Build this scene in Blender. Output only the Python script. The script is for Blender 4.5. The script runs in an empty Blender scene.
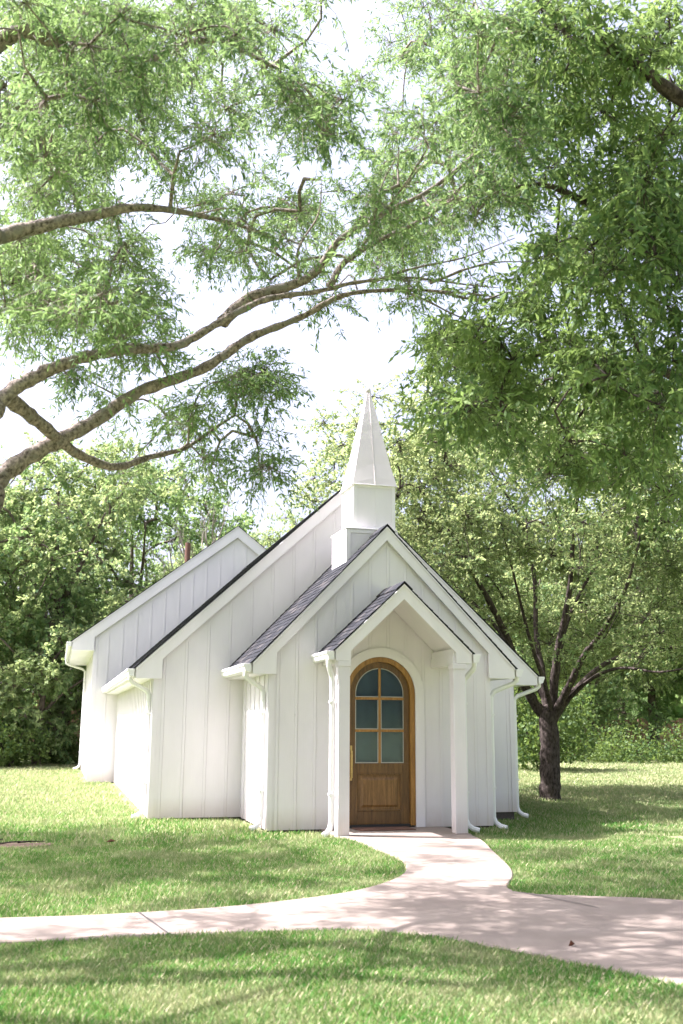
import bpy, bmesh, math, random
import numpy as np
from mathutils import Vector, Matrix
R = math.radians
rng = np.random.default_rng(7)
random.seed(7)
S = bpy.context.scene
COL = S.collection

# ------------------------------------------------------------------ camera numbers (calibrated)
F, CX, CY, TILT, YAW, ROLL, H = 1004.1, 341.5, 512.0, .2076, .2689, -.0065, 1.55
_ct, _st, _c, _s = math.cos(TILT), math.sin(TILT), math.cos(YAW), math.sin(YAW)
_cr, _sr = math.cos(-ROLL), math.sin(-ROLL)
CAM = np.array([0, 0, H])
def at(px, py, d):
    """a point of the place: the direction of a picture point, d metres away"""
    a, b = (px - CX) / F, (CY - py) / F
    x, y = _cr * a - _sr * b, _sr * a + _cr * b
    v = np.array([x, _ct - y * _st, _st + y * _ct])
    r = np.array([_c * v[0] + _s * v[1], -_s * v[0] + _c * v[1], v[2]])
    return CAM + r / np.linalg.norm(r) * d
def proj(P):
    P = np.asarray(P, float)
    u = _c * P[..., 0] - _s * P[..., 1]; v = _s * P[..., 0] + _c * P[..., 1]; w = P[..., 2] - H
    d = v * _ct + w * _st; up = -v * _st + w * _ct
    d = np.where(d < .1, .1, d)
    return CX + F * u / d, CY - F * up / d, d

# ------------------------------------------------------------------ helpers
def tag(o, label=None, cat=None, group=None, kind=None):
    if label: o['label'] = label
    if cat: o['category'] = cat
    if group: o['group'] = group
    if kind: o['kind'] = kind
    return o
def empty(name, loc, label, cat, group=None):
    o = bpy.data.objects.new(name, None); COL.objects.link(o); o.location = loc
    o.empty_display_size = .3
    return tag(o, label, cat, group)
def link(name, me, mat, parent=None):
    o = bpy.data.objects.new(name, me); COL.objects.link(o)
    if mat is not None: me.materials.append(mat)
    if parent is not None:
        p = parent; off = Vector((0, 0, 0))
        while p is not None: off += p.location; p = p.parent
        o.parent = parent; o.location = -off          # meshes are written in place coordinates
    return o
class MB:
    def __init__(s): s.v = []; s.f = []
    def add(s, vs, fs):
        n = len(s.v); s.v += [tuple(map(float, p)) for p in vs]; s.f += [tuple(n + i for i in f) for f in fs]
    def box(s, x0, x1, y0, y1, z0, z1):
        s.add([(x0,y0,z0),(x1,y0,z0),(x1,y1,z0),(x0,y1,z0),(x0,y0,z1),(x1,y0,z1),(x1,y1,z1),(x0,y1,z1)],
              [(0,3,2,1),(4,5,6,7),(0,1,5,4),(1,2,6,5),(2,3,7,6),(3,0,4,7)])
    def prism(s, poly, axis, a, b):
        """poly = list of 2D points, extruded along axis ('x','y','z') from a to b"""
        n = len(poly)
        def m(p, t):
            return (t, p[0], p[1]) if axis == 'x' else (p[0], t, p[1]) if axis == 'y' else (p[0], p[1], t)
        s.add([m(p, a) for p in poly] + [m(p, b) for p in poly],
              [tuple(range(n)), tuple(range(2*n-1, n-1, -1))] + [(i, i+n, (i+1) % n + n, (i+1) % n) for i in range(n)])
    def hexa(s, p):           # 8 points: bottom 4, top 4
        s.add(p, [(0,3,2,1),(4,5,6,7),(0,1,5,4),(1,2,6,5),(2,3,7,6),(3,0,4,7)])
    def tube(s, pts, w, h=None, n=8, cap=True):
        """tube along pts; w (and h) = half sizes or list of radii"""
        pts = [Vector(p) for p in pts]; m = len(pts)
        ws = w if isinstance(w, (list, tuple, np.ndarray)) else [w] * m
        hs = ws if h is None else [h] * m
        t0 = (pts[1] - pts[0]).normalized()
        ref = Vector((0, 1, 0)) if abs(t0.y) < .8 else Vector((1, 0, 0))
        rings = []
        for i, p in enumerate(pts):
            t = (pts[min(i+1, m-1)] - pts[max(i-1, 0)]).normalized()
            a = (ref - t * ref.dot(t)).normalized(); b = t.cross(a); ref = a
            rings.append([p + a * hs[i] * math.cos(2*math.pi*k/n + math.pi/n) + b * ws[i] * math.sin(2*math.pi*k/n + math.pi/n) for k in range(n)])
        vs = [q for r in rings for q in r]
        fs = [(i*n+k, i*n+(k+1) % n, (i+1)*n+(k+1) % n, (i+1)*n+k) for i in range(m-1) for k in range(n)]
        if cap: fs += [tuple(range(n-1, -1, -1)), tuple((m-1)*n+k for k in range(n))]
        s.add(vs, fs)
    def build(s, name, mat, parent=None, bevel=0, smooth=False, seg=1):
        me = bpy.data.meshes.new(name); me.from_pydata(s.v, [], s.f)
        bm = bmesh.new(); bm.from_mesh(me); bmesh.ops.recalc_face_normals(bm, faces=bm.faces); bm.to_mesh(me); bm.free()
        me.update()
        o = link(name, me, mat, parent)
        if smooth:
            me.polygons.foreach_set('use_smooth', [True] * len(me.polygons))
        if bevel:
            b = o.modifiers.new('bevel', 'BEVEL'); b.width = bevel; b.segments = seg; b.limit_method = 'ANGLE'; b.angle_limit = R(35)
        return o
def fastmesh(name, V, faces_n, nper, mat, parent=None, smooth=False):
    """V (N,3), faces are consecutive nper vertices when faces_n is None, else index array (M,nper)"""
    me = bpy.data.meshes.new(name)
    V = np.ascontiguousarray(V, np.float32)
    idx = np.arange(len(V), dtype=np.int32) if faces_n is None else np.ascontiguousarray(faces_n, np.int32).ravel()
    M = len(idx) // nper
    me.vertices.add(len(V)); me.vertices.foreach_set('co', V.ravel())
    me.loops.add(len(idx)); me.loops.foreach_set('vertex_index', idx)
    me.polygons.add(M); me.polygons.foreach_set('loop_start', np.arange(M, dtype=np.int32) * nper)
    me.polygons.foreach_set('loop_total', np.full(M, nper, np.int32))
    if smooth: me.polygons.foreach_set('use_smooth', np.ones(M, bool))
    me.update(calc_edges=True); me.validate()
    return link(name, me, mat, parent)

# ------------------------------------------------------------------ materials
def mat(name):
    m = bpy.data.materials.new(name); m.use_nodes = True
    nt = m.node_tree; nt.nodes.clear()
    out = nt.nodes.new('ShaderNodeOutputMaterial')
    return m, nt, out
def N(nt, t, **kw):
    n = nt.nodes.new(t)
    for k, v in kw.items():
        if k in n.inputs.keys(): n.inputs[k].default_value = v
        else: setattr(n, k, v)
    return n
def ramp(nt, fac, stops):
    r = nt.nodes.new('ShaderNodeValToRGB'); nt.links.new(fac, r.inputs[0])
    e = r.color_ramp.elements
    while len(e) < len(stops): e.new(.5)
    for i, (p, c) in enumerate(stops):
        e[i].position = p; e[i].color = (*c, 1) if len(c) == 3 else c
    return r.outputs[0]
def noise(nt, scale, detail=4, rough=.55, vec=None, **kw):
    n = N(nt, 'ShaderNodeTexNoise'); n.inputs['Scale'].default_value = scale
    n.inputs['Detail'].default_value = detail; n.inputs['Roughness'].default_value = rough
    if vec is not None: nt.links.new(vec, n.inputs['Vector'])
    return n
def mapping(nt, scale=(1,1,1), rot=(0,0,0), coord='Object'):
    tc = nt.nodes.new('ShaderNodeTexCoord'); mp = nt.nodes.new('ShaderNodeMapping')
    mp.inputs['Scale'].default_value = scale; mp.inputs['Rotation'].default_value = rot
    nt.links.new(tc.outputs[coord], mp.inputs['Vector']); return mp.outputs[0]
def mix(nt, fac, a, b, mode='MIX'):
    m = nt.nodes.new('ShaderNodeMix'); m.data_type = 'RGBA'; m.blend_type = mode
    for inp, v in ((m.inputs[0], fac), (m.inputs[6], a), (m.inputs[7], b)):
        if hasattr(v, 'is_linked') or hasattr(v, 'links'): nt.links.new(v, inp)
        elif isinstance(v, (int, float)): inp.default_value = v
        else: inp.default_value = (*v, 1)
    return m.outputs[2]
def math_(nt, op, a, b=None, clamp=False):
    m = nt.nodes.new('ShaderNodeMath'); m.operation = op; m.use_clamp = clamp
    for i, v in enumerate((a, b)):
        if v is None: continue
        if isinstance(v, (int, float)): m.inputs[i].default_value = v
        else: nt.links.new(v, m.inputs[i])
    return m.outputs[0]
def principled(nt, out, col, rough=.5, spec=.5, bump=None, bstr=.3, bdist=.01, **kw):
    p = nt.nodes.new('ShaderNodeBsdfPrincipled')
    if hasattr(col, 'links'): nt.links.new(col, p.inputs['Base Color'])
    else: p.inputs['Base Color'].default_value = (*col, 1)
    if hasattr(rough, 'links'): nt.links.new(rough, p.inputs['Roughness'])
    else: p.inputs['Roughness'].default_value = rough
    p.inputs['Specular IOR Level'].default_value = spec
    for k, v in kw.items(): p.inputs[k].default_value = v
    if bump is not None:
        b = nt.nodes.new('ShaderNodeBump'); b.inputs['Strength'].default_value = bstr; b.inputs['Distance'].default_value = bdist
        nt.links.new(bump, b.inputs['Height']); nt.links.new(b.outputs[0], p.inputs['Normal'])
    nt.links.new(p.outputs[0], out.inputs[0]); return p

def m_paint(name, base=(.755,.72,.73), dirt=True):
    m, nt, out = mat(name)
    v = mapping(nt, (14, 14, .7)); g = noise(nt, 6, 5, .6, v)                 # vertical brush / wood grain
    v2 = mapping(nt, (1, 1, .35)); w = noise(nt, 2.2, 4, .6, v2)
    c = mix(nt, ramp(nt, w.outputs[0], [(.38, (0,0,0)), (.72, (1,1,1))]), base, tuple(x*.93 for x in base))
    c = mix(nt, math_(nt, 'MULTIPLY', ramp(nt, g.outputs[0], [(.55,(0,0,0)),(.8,(1,1,1))]), .25), c, (.66,.63,.60))
    if dirt:       # soil splashed up the foot of the boards, and rare worn spots
        geo = nt.nodes.new('ShaderNodeNewGeometry'); sx = nt.nodes.new('ShaderNodeSeparateXYZ'); nt.links.new(geo.outputs['Position'], sx.inputs[0])
        mr = nt.nodes.new('ShaderNodeMapRange'); nt.links.new(sx.outputs['Z'], mr.inputs[0])
        mr.inputs[1].default_value = 0.0; mr.inputs[2].default_value = .34; mr.inputs[3].default_value = .95; mr.inputs[4].default_value = 0
        sp = noise(nt, 9, 5, .7)
        c = mix(nt, math_(nt, 'MULTIPLY', mr.outputs[0], sp.outputs[0]), c, (.50,.40,.32))
        k = noise(nt, 23, 3, .5)
        c = mix(nt, ramp(nt, k.outputs[0], [(.74,(0,0,0)),(.78,(.6,.6,.6))]), c, (.42,.38,.34))
    principled(nt, out, c, .55, .3, g.outputs[0], .25, .004)
    return m
M = {}
M['paint'] = m_paint('white_painted_siding')
M['trim'] = m_paint('white_painted_trim', (.79,.76,.765), dirt=False)
M['spire'] = m_paint('white_painted_metal', (.67,.62,.60), dirt=False)
def simple(name, col, rough=.5, spec=.5, ns=8, var=.15, bstr=.2, bdist=.005, **kw):
    m, nt, out = mat(name); n = noise(nt, ns, 5, .6, mapping(nt))
    c = mix(nt, n.outputs[0], tuple(x*(1-var) for x in col), tuple(min(1, x*(1+var)) for x in col))
    principled(nt, out, c, rough, spec, n.outputs[0], bstr, bdist, **kw); M[name] = m; return m
simple('gutter_metal', (.80,.79,.76), .4, .5, 3, .05, .05)
simple('foundation', (.10,.085,.075), .9, .2, 20, .4, .6)
simple('threshold', (.03,.03,.032), .4)
simple('brass', (.62,.44,.18), .38, .5, 30, .25, .1, .002, Metallic=.9)
simple('dirt', (.20,.145,.10), .95, .1, 25, .5, .8, .02)
simple('brick_red', (.30,.17,.14), .9, .2, 12, .3)
simple('rust', (.13,.07,.05), .85, .2, 18, .4)
simple('dead_wood', (.30,.26,.22), .9, .2, 14, .3)
simple('window_dark', (.03,.035,.04), .15)
simple('brown_leaf', (.10,.035,.015), .7, .2, 30, .3)
def m_shingle():
    m, nt, out = mat('slate_shingle')
    geo = nt.nodes.new('ShaderNodeNewGeometry')
    n = noise(nt, 90, 3, .7, mapping(nt)); b = noise(nt, 3.5, 3, .5, mapping(nt))
    c = ramp(nt, geo.outputs['Random Per Island'], [(0,(.009,.010,.012)),(.45,(.016,.018,.021)),(.8,(.030,.031,.034)),(1,(.075,.068,.062))])
    c = mix(nt, math_(nt,'MULTIPLY',n.outputs[0],.6), c, (.04,.04,.043))
    principled(nt, out, c, .9, .12, n.outputs[0], .5, .004); return m
M['shingle'] = m_shingle()
def m_wood(name, d, l, stretch=(6,6,.45)):
    m, nt, out = mat(name)
    v = mapping(nt, stretch); n = noise(nt, 5, 6, .62, v); n.inputs['Distortion'].default_value = .6
    f = noise(nt, 38, 4, .6, v)
    c = ramp(nt, n.outputs[0], [(.3, d), (.5, tuple((a+b)/2 for a, b in zip(d, l))), (.72, l)])
    c = mix(nt, ramp(nt, f.outputs[0], [(.45,(0,0,0)),(.7,(.5,.5,.5))]), c, tuple(x*.45 for x in d))
    principled(nt, out, c, .36, .5, f.outputs[0], .25, .002); return m
M['door_wood'] = m_wood('stained_door_wood', (.075,.04,.013), (.22,.115,.033))
M['panel_wood'] = m_wood('lighter_panel_wood', (.11,.056,.017), (.31,.165,.048))
M['frame_wood'] = m_wood('golden_frame_wood', (.24,.115,.024), (.46,.24,.056))
def m_glass():
    m, nt, out = mat('door_glass')
    n = noise(nt, 5, 3, .5, mapping(nt))
    b = nt.nodes.new('ShaderNodeBump'); b.inputs['Strength'].default_value = .12; b.inputs['Distance'].default_value = .01
    nt.links.new(n.outputs[0], b.inputs['Height'])
    g = N(nt, 'ShaderNodeBsdfGlossy', Roughness=.10); g.inputs['Color'].default_value = (.78,.78,.95,1)
    t = N(nt, 'ShaderNodeBsdfTransparent'); t.inputs['Color'].default_value = (.75,.84,.86,1)
    mx = nt.nodes.new('ShaderNodeMixShader'); fr = N(nt, 'ShaderNodeFresnel', IOR=1.5)
    nt.links.new(b.outputs[0], g.inputs['Normal'])
    nt.links.new(math_(nt, 'MULTIPLY', fr.outputs[0], 1.2, True), mx.inputs[0]); nt.links.new(t.outputs[0], mx.inputs[1]); nt.links.new(g.outputs[0], mx.inputs[2])
    nt.links.new(mx.outputs[0], out.inputs[0]); return m
M['glass'] = m_glass()
simple('interior', (.22,.30,.34), .8)
def m_bark(name, d, l, sc=1.0, lichen=None, vz=.45):
    m, nt, out = mat(name)
    v = mapping(nt, (1,1,vz)); n = noise(nt, 22*sc, 6, .65, v); b = noise(nt, 5*sc, 4, .6, mapping(nt))
    c = ramp(nt, n.outputs[0], [(.35, d), (.62, l)])
    if lichen: c = mix(nt, ramp(nt, b.outputs[0], [(.52,(0,0,0)),(.62,(1,1,1))]), c, lichen)
    principled(nt, out, c, .9, .15, n.outputs[0], .9, .02); return m
M['bark_light'] = m_bark('furrowed_grey_brown_bark', (.05,.040,.032), (.36,.30,.25), 1.5, (.22,.20,.17), vz=.9)
M['bark_dark'] = m_bark('dark_brown_bark', (.022,.017,.014), (.10,.08,.068))
M['bark_far'] = m_bark('distant_bark', (.05,.04,.03), (.16,.13,.10), .4)
def m_leaf(name, cols, trans, tf=.4, rough=.58, spec=.22):
    m, nt, out = mat(name)
    geo = nt.nodes.new('ShaderNodeNewGeometry')
    c = ramp(nt, geo.outputs['Random Per Island'], [(i/(len(cols)-1), k) for i, k in enumerate(cols)])
    big = noise(nt, .55, 2, .5, mapping(nt))                                   # some boughs are younger and yellower
    c = mix(nt, ramp(nt, big.outputs[0], [(.45,(0,0,0)),(.65,(.55,.55,.55))]), c, cols[-1])
    p = nt.nodes.new('ShaderNodeBsdfPrincipled'); nt.links.new(c, p.inputs['Base Color'])
    p.inputs['Roughness'].default_value = rough; p.inputs['Specular IOR Level'].default_value = spec
    t = nt.nodes.new('ShaderNodeBsdfTranslucent')
    nt.links.new(mix(nt, .65, c, trans), t.inputs['Color'])
    mx = nt.nodes.new('ShaderNodeMixShader'); mx.inputs[0].default_value = tf
    nt.links.new(p.outputs[0], mx.inputs[1]); nt.links.new(t.outputs[0], mx.inputs[2]); nt.links.new(mx.outputs[0], out.inputs[0]); return m
M['leaf_near'] = m_leaf('narrow_green_leaf', [(.022,.072,.030),(.046,.118,.042),(.095,.178,.056),(.23,.33,.12)], (.38,.54,.17), .40)
M['leaf_dark'] = m_leaf('deep_green_leaf', [(.02,.064,.024),(.044,.105,.034),(.09,.165,.048),(.20,.28,.085)], (.36,.50,.13), .40)
M['leaf_mid'] = m_leaf('pear_tree_leaf', [(.040,.10,.036),(.082,.165,.055),(.15,.25,.09),(.30,.36,.16)], (.58,.65,.25), .5)
M['leaf_far_a'] = m_leaf('far_leaf_green', [(.045,.115,.045),(.095,.185,.07),(.17,.27,.10),(.31,.37,.17)], (.52,.60,.22), .48)
M['leaf_far_b'] = m_leaf('far_leaf_deep', [(.032,.090,.038),(.068,.145,.055),(.125,.215,.078),(.24,.33,.13)], (.42,.58,.18), .46)
M['leaf_under'] = m_leaf('undergrowth_leaf', [(.015,.04,.012),(.035,.075,.02),(.07,.12,.03),(.13,.18,.05)], (.26,.36,.07), .34)
def m_grass():
    m, nt, out = mat('grass_blade')
    geo = nt.nodes.new('ShaderNodeNewGeometry')
    c = ramp(nt, geo.outputs['Random Per Island'], [(0,(.045,.17,.03)),(.5,(.10,.25,.05)),(.72,(.28,.32,.12)),(.88,(.46,.42,.26)),(1,(.56,.50,.34))])
    v = nt.nodes.new('ShaderNodeMapping'); nt.links.new(geo.outputs['Position'], v.inputs['Vector'])
    big = noise(nt, .9, 4, .6, v.outputs[0])
    c = mix(nt, ramp(nt, big.outputs[0], [(.47,(0,0,0)),(.66,(.65,.65,.65))]), c, (.42,.40,.24))
    sy = nt.nodes.new('ShaderNodeSeparateXYZ'); nt.links.new(geo.outputs['Position'], sy.inputs[0])      # far lawn's sunlit paleness painted in as straw colour, growing with distance
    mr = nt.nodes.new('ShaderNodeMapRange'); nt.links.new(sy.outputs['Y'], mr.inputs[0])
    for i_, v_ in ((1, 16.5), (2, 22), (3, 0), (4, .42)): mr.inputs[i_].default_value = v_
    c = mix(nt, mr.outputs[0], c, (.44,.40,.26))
    d = nt.nodes.new('ShaderNodeBsdfDiffuse'); nt.links.new(c, d.inputs['Color'])
    t = nt.nodes.new('ShaderNodeBsdfTranslucent'); nt.links.new(mix(nt, .5, c, (.30,.40,.10)), t.inputs['Color'])
    mx = nt.nodes.new('ShaderNodeMixShader'); mx.inputs[0].default_value = .38
    nt.links.new(d.outputs[0], mx.inputs[1]); nt.links.new(t.outputs[0], mx.inputs[2]); nt.links.new(mx.outputs[0], out.inputs[0]); return m
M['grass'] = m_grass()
def m_lawn():
    m, nt, out = mat('lawn_soil_and_thatch')
    geo = nt.nodes.new('ShaderNodeNewGeometry'); P = geo.outputs['Position']
    def nz(s, d=5):
        n = noise(nt, s, d, .65); nt.links.new(P, n.inputs['Vector']); return n
    a, b, c3 = nz(.35), nz(9), nz(60, 3)
    c = ramp(nt, b.outputs[0], [(.3,(.12,.17,.06)),(.55,(.15,.22,.075)),(.8,(.27,.29,.14))])
    c = mix(nt, ramp(nt, a.outputs[0], [(.42,(0,0,0)),(.65,(.6,.6,.6))]), c, (.38,.36,.21))
    c = mix(nt, math_(nt,'MULTIPLY',c3.outputs[0],.5), c, (.09,.10,.04))
    principled(nt, out, c, .95, .1, c3.outputs[0], .8, .03); return m
M['lawn'] = m_lawn()
def m_concrete():
    m, nt, out = mat('pinkish_brushed_concrete')
    geo = nt.nodes.new('ShaderNodeNewGeometry'); P = geo.outputs['Position']
    def nz(s, d=5, r=.6):
        n = noise(nt, s, d, r); nt.links.new(P, n.inputs['Vector']); return n
    a, b, g = nz(1.3), nz(14), nz(160, 3, .7)
    c = ramp(nt, a.outputs[0], [(.3,(.21,.172,.137)),(.6,(.265,.222,.18)),(.8,(.315,.267,.218))])
    c = mix(nt, math_(nt,'MULTIPLY',b.outputs[0],.35), c, (.28,.22,.185))
    c = mix(nt, ramp(nt, g.outputs[0], [(.6,(0,0,0)),(.72,(.6,.6,.6))]), c, (.20,.16,.14))
    st_ = nz(.7, 6, .7); c = mix(nt, ramp(nt, st_.outputs[0], [(.52,(0,0,0)),(.66,(.45,.45,.45))]), c, (.20,.165,.14))
    principled(nt, out, c, .85, .2, g.outputs[0], .5, .004); return m
M['concrete'] = m_concrete()

# ------------------------------------------------------------------ terrain and path
def ss(a, b, x):
    t = np.clip((x - a) / (b - a), 0, 1); return t*t*(3-2*t)
def gz(x, y):
    x = np.asarray(x, float); y = np.asarray(y, float)
    z = -.03 - .11 * ss(5.9, 7.6, x) * ss(12.6, 15.2, y) * (1 - ss(19, 26, y))
    z = z + .010*np.sin(1.3*x + .7*y) + .008*np.sin(2.9*x - 1.7*y + 1)
    return z + .25*ss(30, 60, y)*0
def catmull(pts, k=8):
    P = [np.array(p, float) for p in pts]; P = [2*P[0]-P[1]] + P + [2*P[-1]-P[-2]]; o = []
    for i in range(1, len(P)-2):
        for j in range(k):
            t = j/k; a, b, c, d = P[i-1:i+3]
            o.append(.5*((2*b)+(-a+c)*t+(2*a-5*b+4*c-d)*t*t+(-a+3*b-3*c+d)*t**3))
    o.append(P[-2]); return o
up_left = catmull([(3.86,14.05),(3.94,13.6),(3.97,12.8),(3.99,12.1),(3.93,11.46),(3.67,10.71),(3.26,10.1),(2.64,9.56),(1.63,9.15),(.6,9.0),(-.35,9.03),(-4,9.3),(-12,10.2)], 6)
low = catmull([(-12,9.0),(-4,8.3),(-.3,8.11),(.26,8.07),(.91,8.05),(1.51,8.01),(2.2,7.88),(2.83,7.5),(3.31,6.75),(3.78,5.8),(4.6,4.0),(6.0,1.2),(7.5,-2)], 6)
far_r = catmull([(11.5,-1),(9.2,4.2),(7.0,7.2),(5.58,8.48),(4.95,8.84),(4.45,9.08)], 6)
right = catmull([(4.30,9.28),(4.36,9.6),(4.69,10.18),(4.98,10.89),(5.40,12.3),(5.70,13.3),(5.84,14.05)], 6)
PATH = np.array(up_left + low + far_r + right)
def inside(poly, x, y):
    r = np.zeros(len(x), bool); j = len(poly)-1
    for i in range(len(poly)):
        xi, yi = poly[i]; xj, yj = poly[j]
        if yi != yj:
            r ^= ((yi > y) != (yj > y)) & (x < (xj-xi)*(y-yi)/(yj-yi)+xi)
        j = i
    return r
# ground: a fine part near the chapel, stretching to the horizon
def grid_ground():
    xs = np.concatenate([[-300,-120,-60,-35], np.arange(-20, 30, .5), [35,45,60,90,150,300]])
    ys = np.concatenate([[-200,-100,-40,-15], np.arange(-4, 44, .5), [48,55,65,80,120,250,400]])
    X, Y = np.meshgrid(xs, ys); Z = gz(X, Y)
    V = np.stack([X, Y, Z], -1).reshape(-1, 3); nx = len(xs); ny = len(ys)
    i, j = np.meshgrid(np.arange(nx-1), np.arange(ny-1)); a = (j*nx+i).ravel()
    return fastmesh('lawn_ground', V, np.stack([a, a+1, a+nx+1, a+nx], -1), 4, M['lawn'], smooth=True)
tag(grid_ground(), 'green lawn ground stretching around the white chapel to the trees', kind='structure')
pb = MB(); pb.prism([tuple(p) for p in PATH], 'z', -.10, .0)
tag(pb.build('concrete_path', M['concrete'], bevel=.012), 'curved pinkish concrete path through the lawn', kind='structure')
pj = MB()
def joint(x0, y0, x1, y1, w=.007):
    d = np.array([x1-x0, y1-y0]); d /= np.linalg.norm(d); n = np.array([-d[1], d[0]])*w
    pj.add([(x0+n[0],y0+n[1],.004),(x0-n[0],y0-n[1],.004),(x1-n[0],y1-n[1],.004),(x1+n[0],y1+n[1],.004)], [(0,1,2,3)])
joint(.75,9.0,.90,8.07); joint(4.32,9.2,4.62,8.3); joint(3.97,12.4,5.40,12.35); joint(-3.2,9.2,-3.0,8.25)
tag(pj.build('path_joints', M['threshold']), 'thin dark control joints across the concrete path', kind='structure')

# ------------------------------------------------------------------ chapel
chapel = empty('chapel', (4.9, 14.2, 0), 'small white board-and-batten chapel with stepped gables and a steeple at the end of the path', 'chapel')
def gable_wall(name, x0, x1, yf, ridge_x, eave_z, slope, y_th=.12, sp=.305, hole=None, bottom=.0, off=0):
    """front wall: boards with a real 7 mm gap beside every batten, cut to the roof line"""
    mb = MB(); rng_ = random.Random(sum(map(ord, name)))
    top = lambda x: eave_z + slope*(min(ridge_x - x0, x1 - ridge_x) - abs(x-ridge_x)) if 0 else roofz(x)
    def roofz(x): return eave_z + slope * ((ridge_x - x0) - abs(x - ridge_x))
    def slab(a, b, ya, yb, zb=bottom, clip=None):
        if b - a < .004: return
        xs = [a, b] if not (a < ridge_x < b) else [a, ridge_x, b]
        poly = [(a, zb)] + [(b, zb)] + [(x, roofz(x)) for x in reversed(xs)]
        mb.prism(poly, 'y', ya, yb)
    def arch_slab(a, b, ya, yb):
        hx, hr, hz = hole
        if b <= hx-hr or a >= hx+hr: return slab(a, b, ya, yb)
        cuts = sorted({a, b, *[c for c in (hx-hr, hx+hr) if a < c < b]})
        for p, q in zip(cuts[:-1], cuts[1:]):
            if q <= hx-hr+1e-6 or p >= hx+hr-1e-6: slab(p, q, ya, yb); continue
            n = max(2, int((q-p)/.03)); xs = [p+(q-p)*i/n for i in range(n+1)]
            lo = [(x, hz+math.sqrt(max(0, hr*hr-(x-hx)**2))) for x in xs]
            hi = [(x, roofz(x)) for x in xs]
            if p < ridge_x < q:
                hi = sorted(hi+[(ridge_x, roofz(ridge_x))])
            mb.prism(lo + hi[::-1], 'y', ya, yb)
    S_ = arch_slab if hole else slab
    S_(x0+.001, x1-.001, yf+.02, yf+y_th)                     # sheathing behind
    x = x0; k = 0
    first = x0 + off
    edges = []
    c = first
    while c < x1 - .05: edges.append(c); c += sp + rng_.uniform(-.006, .006)
    prev = x0
    for c in edges:
        S_(prev, c, yf, yf+.0195); prev = c + .003
    S_(prev, x1, yf, yf+.0195)
    for c in edges: S_(c - .045, c, yf-.007, yf-.0005)        # batten beside the gap
    S_(x0-.004, x0+.08, yf-.012, yf-.0006); S_(x1-.08, x1+.004, yf-.012, yf-.0006)
    return mb.build(name, M['paint'], chapel, bevel=.002)
def side_wall(name, xw, sgn, y0, y1, z1, sp=.4, bottom=0):
    """side wall, outer face at xw looking to sgn"""
    mb = MB(); a, b = sorted((xw, xw - sgn*.12)); mb.box(a, b, y0, y1, bottom, z1)
    y = y0 + .001; mb.box(*sorted((xw+sgn*.0005, xw+sgn*.018)), y0-.017, y0+.09, bottom, z1)
    y += .30
    while y < y1-.08:
        mb.box(*sorted((xw+sgn*.0005, xw+sgn*.018)), y, y+.05, bottom, z1); y += sp
    return mb.build(name, M['paint'], chapel, bevel=.002)
def fascia(name, L, Rr, ax, zt, za, zb, v, ret, y, th=.04, retR=None):
    """gable front board with square returns at the eaves"""
    sL = (za-zt)/(ax-L); sR = (za-zt)/(Rr-ax); retR = retR or ret
    P = [(L, zb), (L+ret, zb), (L+ret, zt+sL*ret-v), (ax, za-v), (Rr-retR, zt+sR*retR-v), (Rr-retR, zb), (Rr, zb), (Rr, zt), (ax, za), (L, zt)]
    mb = MB(); mb.prism(P, 'y', y, y+th)
    # thin shadow-line crown strip on the top edge
    e = .035
    mb.prism([(L-.004, zt-.03), (ax, za-.03-.0), (ax, za+.004), (L-.004, zt+.004)], 'y', y-.014, y-.0005)
    mb.prism([(Rr+.004, zt-.03), (ax, za-.03), (ax, za+.004), (Rr+.004, zt+.004)], 'y', y-.0138, y-.0003)
    return mb.build(name, M['trim'], chapel, bevel=.003)
def roof_slope(parent, sgn, xe, ze, ax, za, y0, y1, thick=.05, course=.12, tab=.20):
    """deck + overlapping shingle tabs on one slope"""
    d = MB(); t = thick
    d.prism([(xe, ze+.002), (ax, za+.002), (ax, za+.012), (xe, ze+.012)], 'y', y0, y1)
    dk = d.build('roof_deck', M['threshold'], parent)
    run = Vector((ax-xe, 0, za-ze)); Ln = run.length; u = run.normalized(); n = Vector((-u.z*sgn*-1, 0, 0))
    n = Vector((-u.z, 0, u.x)) if u.x > 0 else Vector((u.z, 0, -u.x))
    if n.z < 0: n = -n
    r = random.Random(int(abs(xe*100)+y0*7)); m = MB(); base = Vector((xe, 0, ze+.013))
    nr = int(Ln/course)+1
    for i in range(nr):
        s0 = i*course - (.03 if i == 0 else 0); s1 = min(s0 + course + .05, Ln)
        y = y0 - .015 - (tab/2 if i % 2 else 0) - r.uniform(0, .05)
        while y < y1:
            w = tab*r.uniform(.7, 1.25); ya, yb = max(y, y0-.02), min(y+w-.006, y1+.0)
            y += w
            if yb-ya < .02: continue
            th = .004 + r.uniform(0, .007); ds = r.uniform(-.012, .012) if i else 0
            a = base + u*(s0+ds); b = base + u*s1
            lo = n*.004
            m.hexa([(a+n*.002+Vector((0,ya,0))), (a+n*.002+Vector((0,yb,0))), (b+Vector((0,yb,0))), (b+Vector((0,ya,0))),
                    (a+n*(th+.006)+Vector((0,ya,0))), (a+n*(th+.006)+Vector((0,yb,0))), (b+n*.004+Vector((0,yb,0))), (b+n*.004+Vector((0,ya,0)))])
    return m.build('shingles', M['shingle'], dk)
def ridge_cap(parent, ax, za, y0, y1, slope=1):
    m = MB(); y = y0-.02; r = random.Random(3)
    while y < y1:
        h = za+.045+r.uniform(0,.006); e = min(y+.26, y1)
        m.prism([(ax-.13, h-.125*slope), (ax, h), (ax+.13, h-.125*slope), (ax+.13, h-.125*slope-.012), (ax, h-.014), (ax-.13, h-.125*slope-.012)], 'y', y, e-.004); y += .2
    # stepped pieces overlap: lift each a little
    return m.build('ridge_cap', M['shingle'], parent)
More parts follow.
